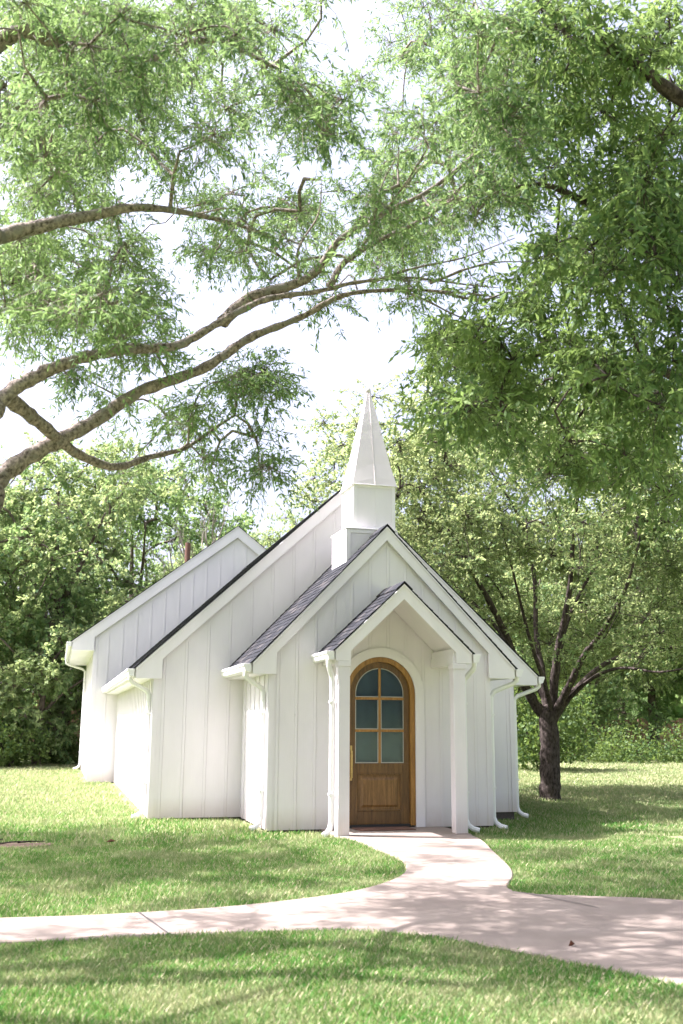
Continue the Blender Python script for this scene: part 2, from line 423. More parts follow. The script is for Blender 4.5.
def gutter(name, xo, xi, z, y0, y1, sgn):
    """K-shaped gutter: outer face at xo, back at xi"""
    h = .125; w = xi-xo
    prof = [(0,.0),(.0,-.035),(.12,-.055),(.25,-.105),(.45,-h),(1,-h),(1,0),(.93,0),(.93,-h+.012),(.48,-h+.012),(.32,-.10),(.20,-.06),(.10,-.04),(.09,0)]
    m = MB(); m.prism([(xo + w*a, z+b) for a, b in prof], 'y', y0, y1)
    pr = [(0,.0),(.0,-.035),(.12,-.055),(.25,-.105),(.45,-h),(1,-h),(1,0)]
    m.prism([(xo + w*a, z+b) for a, b in pr], 'y', y0-.006, y0-.0005)
    return m.build(name, M['gutter_metal'], chapel, bevel=.002)
def downspout(top, wallp, foot_dir, zb=-.02):
    """from the gutter outlet, elbow to the wall, down, kick-out foot"""
    tx, ty, tz = top; wx, wy = wallp; dx = wx-tx
    pts = [(tx,ty,tz), (tx,ty,tz-.05), (tx+dx*.12,ty+(wy-ty)*.1,tz-.10), (tx+dx*.5,ty+(wy-ty)*.5,tz-.17), (tx+dx*.86,ty+(wy-ty)*.9,tz-.235), (wx,wy,tz-.31),
           (wx,wy,1.2), (wx,wy,zb+.20), (wx+foot_dir[0]*.03, wy+foot_dir[1]*.03, zb+.12), (wx+foot_dir[0]*.10, wy+foot_dir[1]*.10, zb+.07), (wx+foot_dir[0]*.20, wy+foot_dir[1]*.20, zb+.045)]
    m = MB(); m.tube(pts, .040, .032, n=8)
    d = m.build('downspout', M['gutter_metal'], chapel, smooth=False, bevel=.003)
    for z_ in (tz-.62, .55):
        s = MB(); s.box(wx-.046, wx+.046, wy-.040, wy+.040, z_, z_+.03); s.build('strap', M['gutter_metal'], d)
    return d
def soffit(x0, x1, y0, y1, z):
    m = MB(); a, b = sorted((x0, x1)); m.box(a, b, y0, y1, z, z+.02)
    n = int((y1-y0)/.3)
    return m.build('soffit', M['trim'], chapel)

# -- rear block
YR, YN, YV, YP = 27.90, 17.35, 15.10, 14.16
YB = 35.6
gable_wall('rear_wall', .86, 8.40, YR+.07, 4.63, 3.66-.10+.60*.77, .77, sp=.37, bottom=0.0)
side_wall('rear_side_wall', .86, -1, YR+.09, YB, 3.52); side_wall('rear_side_wall', 8.40, 1, YR+.09, YB, 3.52)
m = MB(); m.prism([(.86,0),(8.4,0),(8.4,3.6),(4.63,6.6),(.86,3.6)], 'y', YB, YB+.1); m.build('rear_wall', M['paint'], chapel)
fascia('gable_fascia', .26, 9.0, 4.63, 3.66, 7.03, 3.42, .32, .57, YR, retR=.57)
for sg, xe in ((1, .24), (-1, 9.02)):
    roof_slope(chapel, sg, xe, 3.66, 4.63, 7.03, YR, YB+.2, course=.2, tab=.4)
    m = MB(); x1 = .26 if sg == 1 else 8.98; m.box(min(xe, x1), max(xe,x1), YR+.045, YB+.2, 3.45, 3.66); m.build('eave_fascia', M['trim'], chapel)
soffit(.265, .855, YR+.045, YB+.15, 3.425); soffit(8.405, 8.975, YR+.045, YB+.15, 3.425)
gutter('gutter', .11, .235, 3.645, YR-.01, YB+.2, 1); gutter('gutter', 9.15, 9.025, 3.645, YR-.01, YB+.2, -1)
downspout((.175, YB-.15, 3.53), (.80, YB-.15), (-1, -.3))
# -- nave
gable_wall('nave_wall', 1.53, 8.13, YN+.07, 4.91, 2.44-.06+.31*.927, .927, sp=.372, off=.19)
side_wall('nave_side_wall', 1.53, -1, YN+.09, YR+.065, 2.36); side_wall('nave_side_wall', 8.13, 1, YN+.09, YR+.065, 2.36)
fascia('gable_fascia', 1.22, 8.60, 4.91, 2.44, 5.86, 2.27, .245, .44, YN, retR=.44)
for sg, xe in ((1, 1.20), (-1, 8.62)):
    roof_slope(chapel, sg, xe, 2.44, 4.91, 5.86, YN, YR+.065, course=.13, tab=.24)
    x1 = 1.22 if sg == 1 else 8.60
    m = MB(); m.box(min(xe, x1)+.0015, max(xe, x1)-.0015, YN+.045, YR+.06, 2.29, 2.435); m.build('eave_fascia', M['trim'], chapel)
soffit(1.225, 1.525, YN+.045, YR+.06, 2.275); soffit(8.135, 8.595, YN+.045, YR+.06, 2.275)
gutter('gutter', 1.075, 1.195, 2.43, YN-.01, YR+.06, 1); gutter('gutter', 8.745, 8.625, 2.43, YN-.01, YR+.06, -1)
downspout((1.135, YN+.14, 2.31), (1.475, YN+.2), (-1, -.5)); downspout((8.69, YN+.12, 2.31), (8.19, YN+.16), (.8, -.6), zb=-.12)
ridge_cap(chapel, 4.91, 5.86, YN, YR+.06, .93)
# -- vestibule
DX, DR, DZ = 4.83, .565, 2.01          # door centre, half width, spring height
gable_wall('vestibule_wall', 3.06, 6.67, YV+.07, 4.925, 2.43+.27*1.035-.05, 1.035, hole=(DX, DR+.004, DZ), sp=.292, off=.16)
side_wall('vestibule_side_wall', 3.06, -1, YV+.09, YN+.065, 2.36); side_wall('vestibule_side_wall', 6.67, 1, YV+.09, YN+.065, 2.36)
fascia('gable_fascia', 2.79, 7.09, 4.925, 2.435, 4.655, 2.275, .22, .37, YV, retR=.45)
for sg, xe in ((1, 2.77), (-1, 7.11)):
    roof_slope(chapel, sg, xe, 2.435, 4.925, 4.655, YV, YN+.065)
    x1 = 2.79 if sg == 1 else 7.09
    m = MB(); m.box(min(xe, x1)+.0015, max(xe, x1)-.0015, YV+.045, YN+.06, 2.29, 2.43); m.build('eave_fascia', M['trim'], chapel)
soffit(2.795, 3.055, YV+.045, YN+.06, 2.28); soffit(6.675, 7.085, YV+.045, YN+.06, 2.28)
gutter('gutter', 2.645, 2.765, 2.43, YV-.01, YN+.05, 1); gutter('gutter', 7.235, 7.115, 2.43, YV-.01, YN+.05, -1)
downspout((2.705, YV+.14, 2.31), (3.005, YV+.2), (-.9, -.6)); downspout((7.17, YV+.10, 2.31), (6.73, YV+.16), (.8, -.7), zb=-.08)
ridge_cap(chapel, 4.925, 4.655, YV, YN+.05, 1.03)
# -- porch
fascia('gable_fascia', 3.83, 5.95, 4.885, 2.59, 3.60, 2.44, .225, .23, YP, retR=.25)
for sg, xe in ((1, 3.81), (-1, 5.97)):
    roof_slope(chapel, sg, xe, 2.59, 4.885, 3.60, YP, YV+.065, course=.11, tab=.18)
    x1 = 3.83 if sg == 1 else 5.95
    m = MB(); m.box(min(xe, x1)+.0015, max(xe, x1)-.0015, YP+.045, YV+.05, 2.46, 2.585); m.build('eave_fascia', M['trim'], chapel)
ridge_cap(chapel, 4.885, 3.60, YP, YV+.05, .95)
m = MB(); k = (3.60-2.59)/(4.885-3.83)       # boarded ceiling under both slopes
m.prism([(3.84, 2.59-.10), (4.885, 3.60-.11), (5.94, 2.59-.10), (5.94, 2.59-.12), (4.885, 3.60-.13), (3.84, 2.59-.12)], 'y', YP+.045, YV+.05)
m.build('porch_ceiling', M['trim'], chapel)
for x0, x1 in ((3.885, 4.045), (5.665, 5.825)):
    m = MB(); m.box(x0, x1, YP+.045, YV+.05, 2.42, 2.56); m.box(x0+.012, x1-.012, YP+.05, YV+.05, 2.56, 2.66); m.build('porch_beam', M['trim'], chapel, bevel=.003)
for x0, x1 in ((3.88, 4.05), (5.655, 5.845)):
    m = MB(); m.box(x0, x1, YP+.012, YP+.18, -.03, 2.4385); m.box(x0-.012, x1+.012, YP+.0, YP+.192, 2.36, 2.4375); m.build('porch_post', M['paint'], chapel, bevel=.004)
gutter('gutter', 3.69, 3.805, 2.58, YP-.01, YV+.05, 1); gutter('gutter', 6.09, 5.975, 2.58, YP-.01, YV+.05, -1)
downspout((3.745, YP+.08, 2.46), (3.815, YP+.13), (-.75, -.75)); downspout((6.03, YP+.10, 2.46), (5.90, YP+.22), (.85, -.5))
# foundation visible under the boards
m = MB()
m.box(3.09, 6.64, YV+.10, YN+.1, -.5, .01); m.box(1.56, 8.10, YN+.10, YR+.1, -.5, .0085); m.box(.89, 8.37, YR+.10, YB+.08, -.5, .007)
m.build('foundation', M['foundation'], chapel)
m = MB(); m.box(3.90, 5.84, 14.04, 15.165, -.2, .006); m.build('porch_slab', M['concrete'], chapel, bevel=.01)
# -- steeple
stp = MB(); cx, cy = 4.925, 16.15
cx, w = 4.845, .435; stp.box(cx-w, cx+w, cy-.485, cy+.385, 3.9, 4.70)
stp2 = MB()
base = stp.build('steeple', M['paint'], chapel, bevel=.004)
m = MB()
def boxtrim(m, w, z0, z1, e=.065, t=.014, cy=None):
    cy = cy if cy is not None else 16.15
    for sx in (-1, 1):
        for sy in (-1, 1):
            x, y = cx+sx*w, cy+sy*w
            m.box(*sorted((x+sx*t, x-sx*e)), *sorted((y+sy*t, y-sy*.0005*0+sy*.0007)), z0, z1)
            m.box(*sorted((x+sx*.0007, x+sx*(t-.001))), *sorted((y-sy*e, y)), z0, z1)
    for s in (-1, 1):
        m.box(cx-w+e+.001, cx+w-e-.001, *sorted((cy+s*(w+.0007), cy+s*(w+t-.002))), z1-e, z1-.001)
        m.box(*sorted((cx+s*(w+.0007), cx+s*(w+t-.002))), cy-w+e+.001, cy+w-e-.001, z1-e, z1-.001)
        m.box(cx-w+e+.001, cx+w-e-.001, *sorted((cy+s*(w+.0007), cy+s*(w+t-.002))), z0, z0+e)
        m.box(*sorted((cx+s*(w+.0007), cx+s*(w+t-.002))), cy-w+e+.001, cy+w-e-.001, z0, z0+e)
boxtrim(m, .435, 3.95, 4.70, cy=16.10)
m.box(cx-.46, cx+.44, cy-.51, cy+.44, 4.7005, 4.722)
m.build('corner_trim', M['trim'], base, bevel=.003)
cx = 4.925; m = MB(); m.box(cx-.355, cx+.355, cy-.355, cy+.355, 4.7225, 5.50); bel = m.build('belfry_box', M['paint'], base, bevel=.003)
m = MB(); boxtrim(m, .355, 4.724, 5.497, e=.05, t=.012)
for s in (-1, 1):      # seams down the middle of each face
    m.box(cx+.02, cx+.026, *sorted((cy+s*.3555, cy+s*.361)), 4.79, 5.44)
m.build('corner_trim', M['trim'], base, bevel=.002)
# folded sheet spire: slightly concave, standing seam down each face
m = MB(); n = 14; rings = []
for i in range(n+1):
    t = i/n; ww = (.392*(1-t) + .020*t) - .014*math.sin(math.pi*min(1, t*1.5))*(1-t); z = 5.502 + 1.80*t
    jit = lambda: random.uniform(-.0025, .0025)
    rings.append([(cx-ww+jit(), cy-ww+jit(), z), (cx, cy-ww*1.02+jit(), z), (cx+ww+jit(), cy-ww+jit(), z), (cx+ww*1.02, cy, z), (cx+ww, cy+ww, z), (cx, cy+ww*1.02, z), (cx-ww, cy+ww, z), (cx-ww*1.02+jit(), cy, z)])
vs = [p for r in rings for p in r]
m.add(vs, [(i*8+k, i*8+(k+1) % 8, (i+1)*8+(k+1) % 8, (i+1)*8+k) for i in range(n) for k in range(8)] + [tuple(range(7,-1,-1)), tuple(n*8+k for k in range(8))])
sp_o = m.build('spire', M['spire'], base)
m = MB()
m.tube([(r[1][0]+.006, r[1][1]-.004, r[1][2]) for r in rings], .007, n=4); m.tube([(r[7][0]-.004, r[7][1], r[7][2]) for r in rings], .007, n=4)
m.build('standing_seam', M['spire'], base)
m = MB(); m.tube([(cx,cy,7.26),(cx,cy,7.31),(cx,cy,7.34),(cx,cy,7.365)], [.045,.045,.034,.012], n=12); m.build('spire_cap', M['spire'], base, smooth=True)
m = MB(); m.box(cx-.405, cx+.405, cy-.405, cy+.405, 5.488, 5.501); m.build('drip_edge', M['trim'], base, bevel=.003)

# -- door
yd = YV+.07
def arch_ring(m, r0, r1, z0, y0, y1, n=28):
    """upside-down U between inner radius r0 and outer radius r1"""
    out = [(DX-r1, z0)] + [(DX-r1*math.cos(math.pi*i/n), DZ+r1*math.sin(math.pi*i/n)) for i in range(n+1)] + [(DX+r1, z0)]
    inn = [(DX-r0, z0)] + [(DX-r0*math.cos(math.pi*i/n), DZ+r0*math.sin(math.pi*i/n)) for i in range(n+1)] + [(DX+r0, z0)]
    for i in range(len(out)-1):
        m.hexa([(out[i][0],y0,out[i][1]),(out[i+1][0],y0,out[i+1][1]),(out[i+1][0],y1,out[i+1][1]),(out[i][0],y1,out[i][1]),
                (inn[i][0],y0,inn[i][1]),(inn[i+1][0],y0,inn[i+1][1]),(inn[i+1][0],y1,inn[i+1][1]),(inn[i][0],y1,inn[i][1])])
m = MB(); arch_ring(m, DR+.002, DR+.145, .007, yd-.03, yd-.013); m.build('door_surround', M['trim'], chapel)
m = MB(); arch_ring(m, DR-.075, DR, .03, yd-.004, yd+.13); m.build('door_frame', M['frame_wood'], chapel)
door = MB(); gr = .395                                         # slab: stiles + arched top rail around the lights
arch_ring(door, gr, DR-.078, .955, yd+.045, yd+.09)
z0s = .05
for sx in (-1, 1): door.box(*sorted((DX+sx*.36, DX+sx*(DR-.078))), yd+.045, yd+.09, z0s, .9545)
door.box(DX-.3595, DX+.3595, yd+.045, yd+.09, z0s, .24); door.box(DX-.3595, DX+.3595, yd+.045, yd+.09, .80, .9545)
door_o = door.build('door', M['door_wood'], chapel, bevel=.002)
m = MB(); m.box(DX-.3585, DX+.3585, yd+.066, yd+.082, .241, .799)
m.hexa([(DX-.30,yd+.0655,.30),(DX+.30,yd+.0655,.30),(DX+.30,yd+.0655,.74),(DX-.30,yd+.0655,.74),(DX-.265,yd+.050,.335),(DX+.265,yd+.050,.335),(DX+.265,yd+.050,.705),(DX-.265,yd+.050,.705)])
m.build('door_panel', M['panel_wood'], door_o)
m = MB()
for a in ((DX-.3595,DX-.335,.2405,.7995),(DX+.335,DX+.3595,.2405,.7995)): m.box(a[0],a[1],yd+.036,yd+.065,a[2],a[3])
m.box(DX-.334,DX+.334,yd+.036,yd+.065,.2405,.265); m.box(DX-.334,DX+.334,yd+.036,yd+.065,.775,.7995)
m.build('panel_moulding', M['door_wood'], door_o, bevel=.005)
bars = MB()
bars.box(DX-.02, DX+.02, yd+.040, yd+.082, .956, DZ+gr-.002)
for z in (1.445, 1.935): 
    bars.box(DX-gr+.001, DX-.0205, yd+.042, yd+.080, z-.02, z+.02); bars.box(DX+.0205, DX+gr-.001, yd+.042, yd+.080, z-.02, z+.02)
bars.build('glazing_bars', M['frame_wood'], door_o, bevel=.004)
def pane(x0, x1, z0, z1, arched=False):
    m = MB()
    if arched:
        n = 14; pts = [(x0, z0), (x1, z0)]
        xs = [x1+(x0-x1)*i/n for i in range(n+1)]
        pts += [(x, DZ+math.sqrt(max(0, (gr-.001)**2-(x-DX)**2))) for x in xs]
        m.prism(pts, 'y', yd+.056, yd+.062)
    else: m.box(x0, x1, yd+.056, yd+.062, z0, z1)
    p = m.build('pane', M['glass'], door_o)
    b = MB(); e = .012          # pale glazing bead round the pane
    if not arched:
        b.box(x0, x1, yd+.050, yd+.0555, z0, z0+e); b.box(x0, x0+e, yd+.050, yd+.0555, z0+e, z1); b.box(x1-e, x1, yd+.050, yd+.0555, z0+e, z1)
    else: b.box(x0, x1, yd+.050, yd+.0555, z0, z0+e)
    return b
beads = MB()
for sx in (-1, 1):
    xa, xb = sorted((DX+sx*.021, DX+sx*(gr-.002)))
    for z0_, z1_, ar in ((.957,1.424,False),(1.466,1.914,False),(1.956,0,True)):
        b = pane(xa, xb, z0_, z1_, ar); beads.add(b.v, b.f)
arch_ring(beads, gr-.013, gr-.0015, 1.96, yd+.050, yd+.0555)
simple('pale_bead', (.42,.42,.38), .4); beads.build('glazing_beads', M['pale_bead'], door_o)
m = MB(); m.box(DX-.480, DX-.445, yd+.034, yd+.0445, .70, 1.22)
m.box(DX-.472, DX-.452, yd-.005, yd+.034, 1.10, 1.125); m.box(DX-.472, DX-.452, yd-.005, yd+.034, .76, .785)
m.tube([(DX-.462, yd-.012, .74), (DX-.462, yd-.016, .86), (DX-.462, yd-.016, 1.02), (DX-.462, yd-.012, 1.145)], .013, n=8)
m.build('door_handle', M['brass'], door_o, bevel=.002)
m = MB(); m.box(DX-DR+.076, DX+DR-.076, yd+.02, yd+.14, .0065, .048); m.build('threshold', M['threshold'], chapel)
m = MB(); n_ = 60  # panel added behind the glass; its grey stands in for reflections in the panes
for i in range(n_):
    xa, xb = DX-.46+.92*i/n_, DX-.46+.92*(i+1)/n_; f_ = lambda x: yd+.17+.004*math.sin(x*31)+.006*math.sin(x*7)
    m.add([(xa,f_(xa),.6),(xb,f_(xb),.6),(xb,f_(xb),2.5),(xa,f_(xa),2.5)], [(0,1,2,3)])
simple('pane_backing', (.25,.26,.285), .9); m.build('pane_backing', M['pane_backing'], chapel, smooth=True)
# room seen dimly through the glass: a back wall, floor and two pews
m = MB(); m.box(3.7, 6.1, YN-.12, YN-.02, .01, 2.9); m.box(3.2, 6.5, YV+.2, YN-.13, .012, .02); m.build('inner_wall', M['interior'], chapel)
m = MB(); m.box(4.2, 4.9, 16.2, 16.6, .021, .9); m.box(4.15, 4.95, 16.15, 16.65, .9, .94); m.build('inner_table', M['door_wood'], chapel)
# door mat
m = MB(); m.box(4.36, 5.24, 14.72, 15.13, .0065, .022)
mat_o = m.build('doormat', M['rust'], None, bevel=.004); tag(mat_o, 'thin brown doormat on the slab before the arched door', 'doormat')

# ------------------------------------------------------------------ trees
class Tree:
    def __init__(s, name, label, loc, leafmat, bark, cat='tree', group=None):
        s.root = empty(name, tuple(loc), label, cat, group); s.lm = leafmat; s.bark = bark
        s.nodes = []; s.par = []; s.w = []; s.main = []; s.mb = MB(); s.mrad = []
    def limb(s, pts, r0, r1, parent=-1, k=6, rough=.5, n=10):
        P = catmull(pts, k); m = len(P)
        rad = [r0+(r1-r0)*(i/(m-1))**.85 for i in range(m)]
        rr = [r*(1+rough*.12*math.sin(i*1.7+r0*50)+rough*random.uniform(-.07,.07)) for i, r in enumerate(rad)]
        Q = [p + rng.normal(0, .10*rough, 3)*rad[i] for i, p in enumerate(P)]
        s.mb.tube(Q, rr, n=n)
        for i, p in enumerate(P):
            s.nodes.append(np.array(p)); s.mrad.append(rad[i]); s.par.append(len(s.nodes)-2 if i else parent); s.main.append(True)
    def grow(s, clumps, tip=.006, seg=4, wig=.12, maxr=.06, pw=.42, sag=0, attach_from=0):
        """branches from the nearest limb to every clump centre"""
        main0 = len(s.nodes)
        C = np.array(clumps); 
        d = np.min(np.linalg.norm(C[:, None]-np.array(s.nodes)[None, attach_from:], axis=2), axis=1)
        weight = {}
        for ci in np.argsort(d):
            c = C[ci]; Nn = np.array(s.nodes); dist = np.linalg.norm(Nn-c, axis=1)
            dist[:attach_from] += 50
            dist = dist + np.where(np.array(s.main), 0, .0)
            j = int(np.argmin(dist)); L = dist[j]; a = Nn[j]
            if L < .05: continue
            k = max(2, min(seg+2, int(L/.35)+2)); prev = j
            off = rng.normal(0, wig*L*.5, 3)
            for q in range(1, k+1):
                t = q/k
                p = a + (c-a)*t + off*math.sin(math.pi*t) + np.array([0,0,(.18*math.sin(math.pi*t)-sag*t*t)*L]) + rng.normal(0, .02*L, 3)*(q < k)
                s.nodes.append(p); s.par.append(prev); s.main.append(False); s.mrad.append(0); prev = len(s.nodes)-1
            s.w.append(prev)
        n = len(s.nodes); wt = np.zeros(n)
        for e in s.w: wt[e] += 1
        for i in range(n-1, main0-1, -1):
            if s.par[i] >= 0: wt[s.par[i]] += wt[i]
        rad = np.minimum(maxr, tip*np.maximum(wt, .6)**pw*1.6)
        Nn = np.array(s.nodes); I = np.arange(main0, n); Pp = np.array(s.par)[I]
        rp = np.where(np.array(s.main)[Pp], np.minimum(rad[I]*1.25, np.maximum(np.array(s.mrad)[Pp]*.9, tip)), rad[Pp])
        s.seg = [(Nn[Pp], Nn[I], rp, rad[I])]; s.rad = rad
    def addseg(s, A, B, ra, rb): s.seg.append((A, B, ra, rb))
    def leaves(s, clumps, rads, n_tw, n_lf, L, Wd, droop=.3, twig_r=.0025, flat=.5, cup=.12, keep=None, tw_len=(.6,1.2), spread=.15):
        C = np.repeat(np.array(clumps), n_tw, 0); Rr = np.repeat(np.array(rads), n_tw)
        n = len(C)
        D = rng.normal(0, 1, (n, 3)); D[:, 2] = D[:, 2]*.7+.1; D /= np.linalg.norm(D, axis=1)[:, None]
        A = C + D*(Rr*.15)[:, None] + rng.normal(0, spread, (n, 3))*Rr[:, None]
        ln = Rr*rng.uniform(*tw_len, n)
        B = A + D*ln[:, None]*.55 + np.array([0, 0, -droop*.2])*ln[:, None]
        E = B + (D*.45 + np.array([0, 0, -droop]))*ln[:, None]
        if twig_r:
            s.addseg(C, A, np.full(n, twig_r*1.5), np.full(n, twig_r*1.2)); s.addseg(A, B, np.full(n, twig_r*1.2), np.full(n, twig_r)); s.addseg(B, E, np.full(n, twig_r), np.full(n, twig_r*.5))
        T = rng.uniform(.1, 1.02, (n, n_lf))[..., None]
        a, b, e = A[:, None], B[:, None], E[:, None]
        P = (a*(1-T)**2 + 2*b*T*(1-T) + e*T*T).reshape(-1, 3)
        tw = np.repeat((E-A)/np.linalg.norm(E-A, axis=1)[:, None], n_lf, 0)
        m = len(P)
        d = tw*.55 + rng.normal(0, .75, (m, 3)) + np.array([0, 0, -droop])
        d /= np.linalg.norm(d, axis=1)[:, None]
        up = rng.normal(0, 1, (m, 3))*(1-flat) + np.array([0, 0, 1])*flat
        sd = np.cross(d, up); sd /= np.linalg.norm(sd, axis=1)[:, None]+1e-6; nn = np.cross(sd, d)
        l = (L*rng.uniform(.6, 1.25, m))[:, None]; w = (Wd*rng.uniform(.7, 1.2, m))[:, None]
        P = P + d*l*.1
        V = np.stack([P, P+d*l*.42+sd*w/2+nn*w*cup, P+d*l-np.array([0,0,.08])*l, P+d*l*.42-sd*w/2+nn*w*cup], 1)
        if keep is not None: V = V[keep(P)]
        s.V = V
    def finish(s, wood_sides=5):
        V, Fc = [], []; off = 0
        for A, B, ra, rb in s.seg:
            n = len(A); k = wood_sides if ra.max() > .01 else 3
            T = B-A; T /= np.linalg.norm(T, axis=1)[:, None]+1e-9
            ref = np.where(np.abs(T[:, 2:3]) < .8, np.array([[0, 0, 1.]]), np.array([[1., 0, 0]]))
            u = np.cross(T, ref); u /= np.linalg.norm(u, axis=1)[:, None]+1e-9; v = np.cross(T, u)
            an = np.arange(k)*2*np.pi/k
            ring = u[:, None]*np.cos(an)[None, :, None] + v[:, None]*np.sin(an)[None, :, None]
            q = np.concatenate([A[:, None]+ring*ra[:, None, None], (B+T*rb[:, None]*.3)[:, None]+ring*rb[:, None, None]], 1)
            V.append(q.reshape(-1, 3)); i = np.arange(n)[:, None]*2*k; j = np.arange(k)[None]; j2 = (j+1) % k
            Fc.append((np.stack([i+j, i+j2, i+j2+k, i+j+k], -1)+off).reshape(-1, 4)); off += n*2*k
        o = s.mb.build('trunk', M[s.bark], s.root, smooth=True)
        if V: fastmesh('branches', np.concatenate(V), np.concatenate(Fc), 4, M[s.bark], s.root, smooth=True)
        rl = Vector(s.root.location)
        fastmesh('crown', s.V.reshape(-1, 3), None, 4, M[s.lm], s.root)

def sub(a, pts): return [tuple(p) for p in pts]
# ---- the two trees whose boughs arch over the path: where their foliage hangs (40 px cells of the view, then unseen clumps added for shade)
GRID = ["33333321112233333",
        "33333221123333333",
        "33332222123333333",
        "33332122133333333",
        "33222221233333333",
        "22211233233221333",
        "33320122223212233",
        "33310000112112333",
        "11120000000233322",
        "11011221000233322",
        "00112221000223322",
        "00011110000011221",
        "00000000000000011"]
lc, rc = [], []
for r_, row in enumerate(GRID):
    for c_, ch in enumerate(row):
        lam = {'0': 0, '1': .6, '2': 2.3, '3': 5.4 if c_ < 5 else 4.6 if c_ < 13 else 2.7 if r_ < 7 else 2.0}[ch]
        for _ in range(rng.poisson(lam) if ch != '0' else 0):
            px = 40*c_+rng.uniform(0, 40); py = 40*r_+rng.uniform(0, 40)
            right_tree = (c_ >= 13) or (r_ >= 8 and c_ >= 12) or (c_ >= 11 and r_ >= 6)
            if r_ >= 9 and not right_tree: d = rng.uniform(9.5, 11)
            elif right_tree: d = rng.uniform(8.5, 12.5)
            elif r_ <= 6: d = rng.uniform(8, 17)
            else: d = rng.uniform(7.5, 11.5)
            (rc if right_tree else lc).append(at(px, py, d))
def shade_clumps(n, x, y, z):
    o = []
    while len(o) < n:
        p = np.array([rng.uniform(*x), rng.uniform(*y), rng.uniform(*z)]); u, v, d = proj(p)
        gx, gy = p[0]+p[2]*.658, p[1]-p[2]*.24             # where its shade falls: gaps shaped to leave these spots sunlit
        if ((gx-1.6)/2.9)**2+((gy-5.8)/1.25)**2 < 1: continue
        if ((gx+.1)/1.5)**2+((gy-10.1)/.9)**2 < 1 and rng.random() < .9: continue
        if gy > 16.8 and gx < 3: continue
        if -60 < u < 743 and -60 < v < 1084 and d > .5: continue
        o.append(p)
    return o
lc += shade_clumps(230, (-8, 0), (5, 17.5), (4.8, 9)) + shade_clumps(170, (-7, -.5), (12.2, 17.8), (5.5, 9)) + shade_clumps(70, (-2, 4), (2, 9), (6.5, 9))  # unseen clumps added to throw shade on lawn and path
rc += shade_clumps(22, (3, 12), (2, 12), (6, 9.5))

base_l = (-4.2, 7.6, -.1)
T1 = Tree('shade_tree', 'big furrowed shade tree whose long boughs reach in from the left over the path', base_l, 'leaf_near', 'bark_light')
fork = np.array([-3.4, 7.7, 2.1])
T1.limb([base_l, (-4.1,7.6,.6), (-3.8,7.65,1.4), fork], .42, .30, n=14)
P = lambda *a: at(*a)
T1.limb([(-3.5,7.7,1.9), (-2.2,7.9,2.6), P(-30,520,8.3), P(0,478,8.5), P(40,450,8.6), P(90,424,8.8), P(140,392,8.95), P(200,370,9.1), P(250,338,9.25), P(300,318,9.4), P(345,295,9.5), P(400,290,9.7), P(460,293,9.9), P(520,300,10.1)], .105, .003, rough=.8, n=16, k=8)
T1.limb([fork, (-2.3,7.6,3.0), P(-30,425,7.9), P(0,400,8.0), P(30,380,8.1), P(70,362,8.2), P(120,350,8.3), P(175,346,8.5), P(215,325,8.7), P(265,300,8.9), P(315,292,9.1), P(360,282,9.3), P(410,278,9.5), P(470,285,9.8), P(500,288,9.9)], .08, .003, rough=.8, n=14, k=8)
T1.limb([P(8,398,8.1), P(30,415,8.3), P(55,436,8.6), P(80,455,8.9), P(115,467,9.2), P(150,457,9.5), P(185,448,9.8), P(215,428,10.1), P(235,415,10.3)], .066, .010, parent=20)
T1.limb([fork, (-2.6,8.2,3.8), P(-40,250,8.2), P(0,236,8.3), P(40,226,8.4), P(90,216,8.6), P(130,208,8.7), P(170,210,8.9), P(220,220,9.2), P(270,235,9.5)], .095, .012)
T1.limb([P(222,322,8.8), P(250,298,9.0), P(290,286,9.1), P(318,270,9.2), P(340,240,9.3), P(380,215,9.4), P(430,190,9.6), P(480,150,9.8), P(530,110,10)], .06, .010)
T1.limb([P(330,286,9.3), P(345,262,9.5), P(380,240,9.7), P(430,215,10), P(470,180,10.3), P(500,170,10.4)], .035, .008)
T1.limb([fork, (-3.2,8.4,3.6), (-2.4,9.2,5.0), P(-20,60,9.5), P(60,40,9.5), P(140,60,9.6), P(210,40,9.8), P(280,70,10)], .12, .012)
T1.limb([fork, (-3.6,7.4,3.9), (-3.2,7.2,5.6), (-2.0,6.6,7.0), (-.2,6.2,7.8), (1.6,6.0,8.2)], .14, .02)
T1.limb([fork, (-4.2,8.2,3.8), (-5,9.2,5.4), (-5.2,10.6,6.8), (-5,12,7.6)], .12, .02)
T1.limb([(-3.2,7.2,5.6), (-2.2,8.4,6.8), (-.8,9.4,7.4)], .06, .012)
for tw in (((395,288,9.6),(425,300,9.7),(462,318,9.8),(505,330,9.9)), ((372,282,9.4),(415,268,9.5),(462,258,9.7),(515,238,9.9)), ((430,283,9.6),(470,268,9.8),(500,262,10),(540,262,10.2)),
           ((350,262,9.4),(372,230,9.5),(380,190,9.7),(400,150,9.9)), ((300,285,9.1),(298,250,9.2),(318,215,9.4),(322,180,9.6)), ((440,292,9.8),(480,300,9.9),(512,292,10),(545,300,10.1))):
    T1.limb([P(*q) for q in tw], .017, .0035, n=6, rough=.8)
T1.grow(lc, tip=.0045, wig=.22, maxr=.03, pw=.40, attach_from=4)
rads = rng.uniform(.32, .55, len(lc))
T1.leaves(lc, rads, 24, 20, .074, .0175, tw_len=(.45,.95), droop=.38, twig_r=.0022, flat=.35)
T1.finish()

